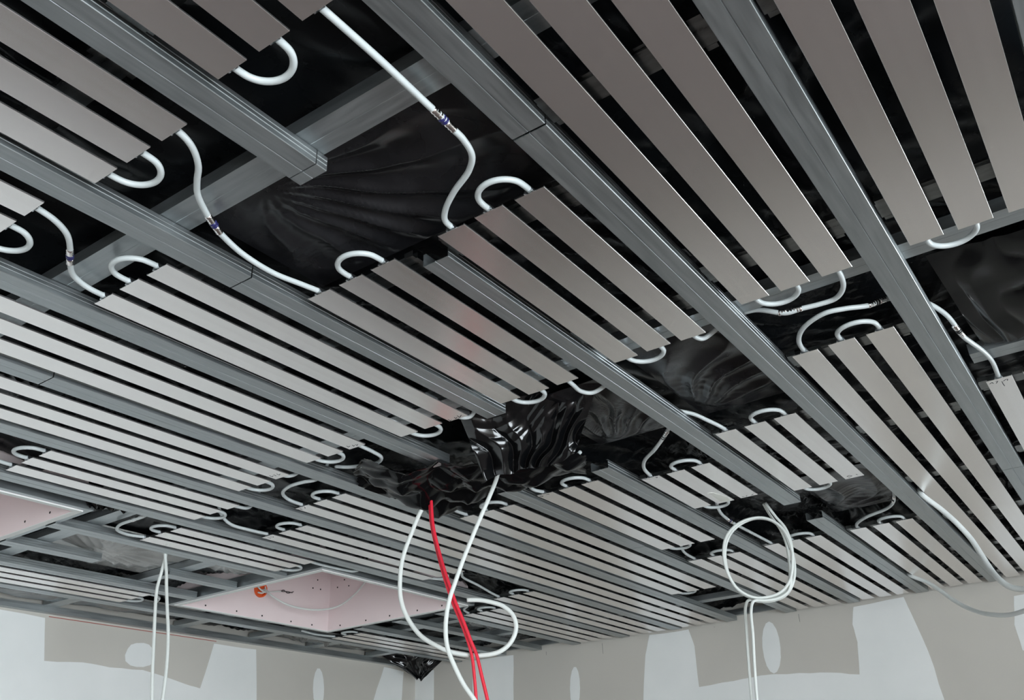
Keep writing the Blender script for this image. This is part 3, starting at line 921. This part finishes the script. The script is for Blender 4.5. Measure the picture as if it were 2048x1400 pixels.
film('grey plastic film bulging between two pink recesses', 1.69, 2.19, 2.925, 3.42, (1.86, 3.17), 5, .032)
film('grey plastic film beside lamp recess, small bulge', 2.26, 2.49, 2.925, 3.15, (2.3, 3.0), 15, .03)
film('grey plastic film along left wall near left edge', 1.20, 2.87, 3.83, 4.13, (1.3, 3.9), 25, .022, M_FILM_D)
film('grey plastic film along left wall near the far corner', 3.47, 4.30, 3.83, 4.13, (3.6, 3.9), 35, .022, M_FILM_D)
film('grey plastic film in the bay right of lamp recess', 3.89, 4.31, 2.925, 3.12, (4.3, 3.1), 45, .03, M_FILM_D)

KW = dict(m=M_FILM_K, n=90, name='stretched_film', group='stretched black film in the open bays')
film('black film with radial folds in the open bay right of centre', 1.70, 2.18, .588, .845, (2.13, .86), 55, .036, **KW)
film('black film with folds right of the hanging bag', 1.79, 2.19, .922, 1.178, (2.17, 1.15), 65, .036, **KW)
film('black film in the bay above the cable coil, right of channel end', 2.88, 3.36, .588, .845, (3.34, .83), 75, .036, **KW)
film('black film in the opening left of the centre panels', .768, 1.06, .60, 1.175, (.78, 1.02), 85, .048, **KW)

# ------------------------------------------------------------------ hanging cables and pipes
cabA = [(2.057, 1.720, 0.922), (2.051, 1.729, 0.885), (2.036, 1.750, 0.835), (2.025, 1.766, 0.785), (2.010, 1.789, 0.705), (2.006, 1.795, 0.638), (2.008, 1.791, 0.579), (2.019, 1.775, 0.528), (2.040, 1.744, 0.477), (2.065, 1.708, 0.447), (2.089, 1.672, 0.427), (2.113, 1.636, 0.417), (2.137, 1.601, 0.413), (2.169, 1.553, 0.422), (2.188, 1.526, 0.448), (2.197, 1.513, 0.487), (2.192, 1.520, 0.523), (2.176, 1.544, 0.550), (2.159, 1.568, 0.561), (2.139, 1.598, 0.569), (2.117, 1.630, 0.571)]
cabB = [(2.040, 1.441, 0.924), (2.033, 1.451, 0.881), (2.020, 1.470, 0.825), (2.005, 1.493, 0.764), (1.990, 1.515, 0.702), (1.976, 1.535, 0.643), (1.964, 1.553, 0.584), (1.956, 1.565, 0.543), (1.951, 1.572, 0.503), (1.949, 1.575, 0.457), (1.952, 1.571, 0.411), (1.961, 1.556, 0.365), (1.976, 1.535, 0.314), (1.992, 1.511, 0.273), (2.010, 1.485, 0.214), (2.04, 1.44, .08), (2.05, 1.42, -.15)]
red1 = [(2.036, 1.710, 0.906), (2.037, 1.709, 0.877), (2.040, 1.703, 0.795), (2.051, 1.688, 0.710), (2.063, 1.669, 0.627), (2.076, 1.650, 0.558), (2.089, 1.631, 0.503), (2.099, 1.616, 0.453), (2.106, 1.607, 0.412), (2.109, 1.602, 0.364), (2.112, 1.598, 0.292), (2.113, 1.596, 0.227), (2.114, 1.59, 0.05), (2.114, 1.59, -.15)]
red2 = [(2.029, 1.701, 0.902), (2.031, 1.698, 0.873), (2.034, 1.692, 0.791), (2.045, 1.676, 0.706), (2.059, 1.656, 0.624), (2.072, 1.637, 0.558), (2.084, 1.618, 0.503), (2.095, 1.602, 0.451), (2.105, 1.589, 0.410), (2.112, 1.578, 0.355), (2.120, 1.565, 0.289), (2.127, 1.555, 0.225), (2.135, 1.54, .06), (2.137, 1.535, -.15)]
left1 = [(1.972, 2.927, 0.945), (1.971, 2.928, 0.908), (1.967, 2.934, 0.845), (1.963, 2.940, 0.784), (1.967, 2.935, 0.692), (1.971, 2.929, 0.625), (1.978, 2.918, 0.503), (1.985, 2.907, 0.403), (1.992, 2.897, 0.323), (1.998, 2.89, .1), (2.0, 2.88, -.1)]
left2 = [(1.960, 2.925, 0.945), (1.963, 2.918, 0.900), (1.965, 2.900, 0.839), (1.968, 2.893, 0.793), (1.977, 2.880, 0.703), (1.985, 2.867, 0.621), (1.991, 2.858, 0.504), (1.992, 2.857, 0.399), (1.992, 2.857, 0.320), (1.992, 2.86, .1), (1.992, 2.86, -.1)]
coil1 = [(3.019, 1.001, 0.950), (3.039, 0.990, 0.910), (3.057, 0.969, 0.859), (3.056, 0.957, 0.809), (3.044, 0.954, 0.745), (3.031, 0.960, 0.676), (3.019, 0.982, 0.634), (3.006, 1.020, 0.620), (2.991, 1.062, 0.620), (2.964, 1.106, 0.643), (2.938, 1.130, 0.693), (2.923, 1.133, 0.750), (2.921, 1.122, 0.804), (2.939, 1.101, 0.849), (2.975, 1.067, 0.884), (3.014, 1.028, 0.900), (3.044, 0.988, 0.889), (3.054, 0.959, 0.850), (3.051, 0.943, 0.788), (3.046, 0.938, 0.726), (3.040, 0.952, 0.668), (3.033, 0.981, 0.630), (3.019, 1.021, 0.615), (2.995, 1.061, 0.614), (2.966, 1.089, 0.618), (2.947, 1.097, 0.592), (2.936, 1.101, 0.519), (2.934, 1.109, 0.425), (2.940, 1.120, 0.305), (2.949, 1.125, 0.231), (2.95, 1.13, 0), (2.95, 1.13, -.2)]
coil2 = [(3.004, 0.988, 0.945), (3.015, 0.963, 0.892), (3.017, 0.939, 0.850), (3.014, 0.927, 0.795), (3.011, 0.931, 0.735), (3.009, 0.951, 0.671), (2.999, 0.985, 0.635), (2.977, 1.027, 0.621), (2.944, 1.066, 0.622), (2.907, 1.101, 0.651), (2.884, 1.118, 0.707), (2.883, 1.120, 0.770), (2.901, 1.110, 0.824), (2.933, 1.084, 0.866), (2.967, 1.043, 0.890), (2.991, 0.997, 0.890), (3.004, 0.957, 0.863), (3.010, 0.932, 0.812), (3.013, 0.929, 0.752), (3.014, 0.945, 0.687), (3.014, 0.964, 0.637), (2.996, 1.000, 0.615), (2.966, 1.033, 0.609), (2.934, 1.060, 0.606), (2.918, 1.068, 0.576), (2.915, 1.074, 0.497), (2.919, 1.086, 0.405), (2.924, 1.097, 0.301), (2.925, 1.103, 0.229), (2.93, 1.11, 0), (2.93, 1.11, -.2)]
pr1 = [(3.189, 0.511, 0.945), (3.145, 0.504, 0.905), (3.150, 0.458, 0.844), (3.139, 0.424, 0.791), (3.129, 0.394, 0.732), (3.088, 0.372, 0.669), (3.032, 0.350, 0.607), (2.968, 0.327, 0.561), (2.935, 0.303, 0.532), (2.902, 0.267, 0.514), (2.864, 0.231, 0.506), (2.825, 0.181, 0.513), (2.84, .10, .53), (2.95, .02, .55), (3.15, .02, .575), (3.35, .10, .595)]
pr2 = [(4.446, 0.850, 0.955), (4.396, 0.842, 0.914), (4.363, 0.770, 0.863), (4.315, 0.720, 0.813), (4.251, 0.668, 0.754), (4.182, 0.615, 0.705), (4.106, 0.562, 0.666), (4.024, 0.509, 0.637), (3.947, 0.442, 0.615), (3.859, 0.376, 0.608), (3.766, 0.311, 0.610), (3.553, 0.223, 0.611)]


def cable(name, pts, r, m, label, cat, seg=7):
    P = cz(pts)
    o = tube(name, [tuple(np.array(p) - np.array(P[0])) for p in P], r, m, None, seg, 12)
    o.location = P[0]
    return tag(o, label, cat)


cable('hanging_cable', cabA, .0066, M_CABLE, 'white cable hanging in a wide loop beside the red cables', 'cable')
cable('hanging_cable', cabB, .0062, M_CABLE, 'straight white cable hanging from the black bag corner', 'cable')
cable('hanging_cable', red1, .0046, M_RED, 'red cable hanging down, left one of the pair at its lower end', 'cable')
cable('hanging_cable', red2, .0050, M_RED, 'red cable hanging down, right one of the pair at its lower end', 'cable')
cable('hanging_cable', left1, .0058, M_CABLE, 'left one of two white cables hanging before the bright wall', 'cable')
cable('hanging_cable', left2, .0058, M_CABLE, 'right one of two white cables hanging before the bright wall', 'cable')
cable('coiled_cable', coil1, .0048, M_CABLE, 'coiled white cable at right, outer strand with the left hanging tail', 'cable')
cable('coiled_cable', coil2, .0048, M_CABLE, 'coiled white cable at right, inner strand with the right hanging tail', 'cable')
cable('hanging_pipe', pr1 + pr2[::-1], .0085, M_HOSE, 'thick white pipe drooping from two gaps at the right edge', 'pipe')
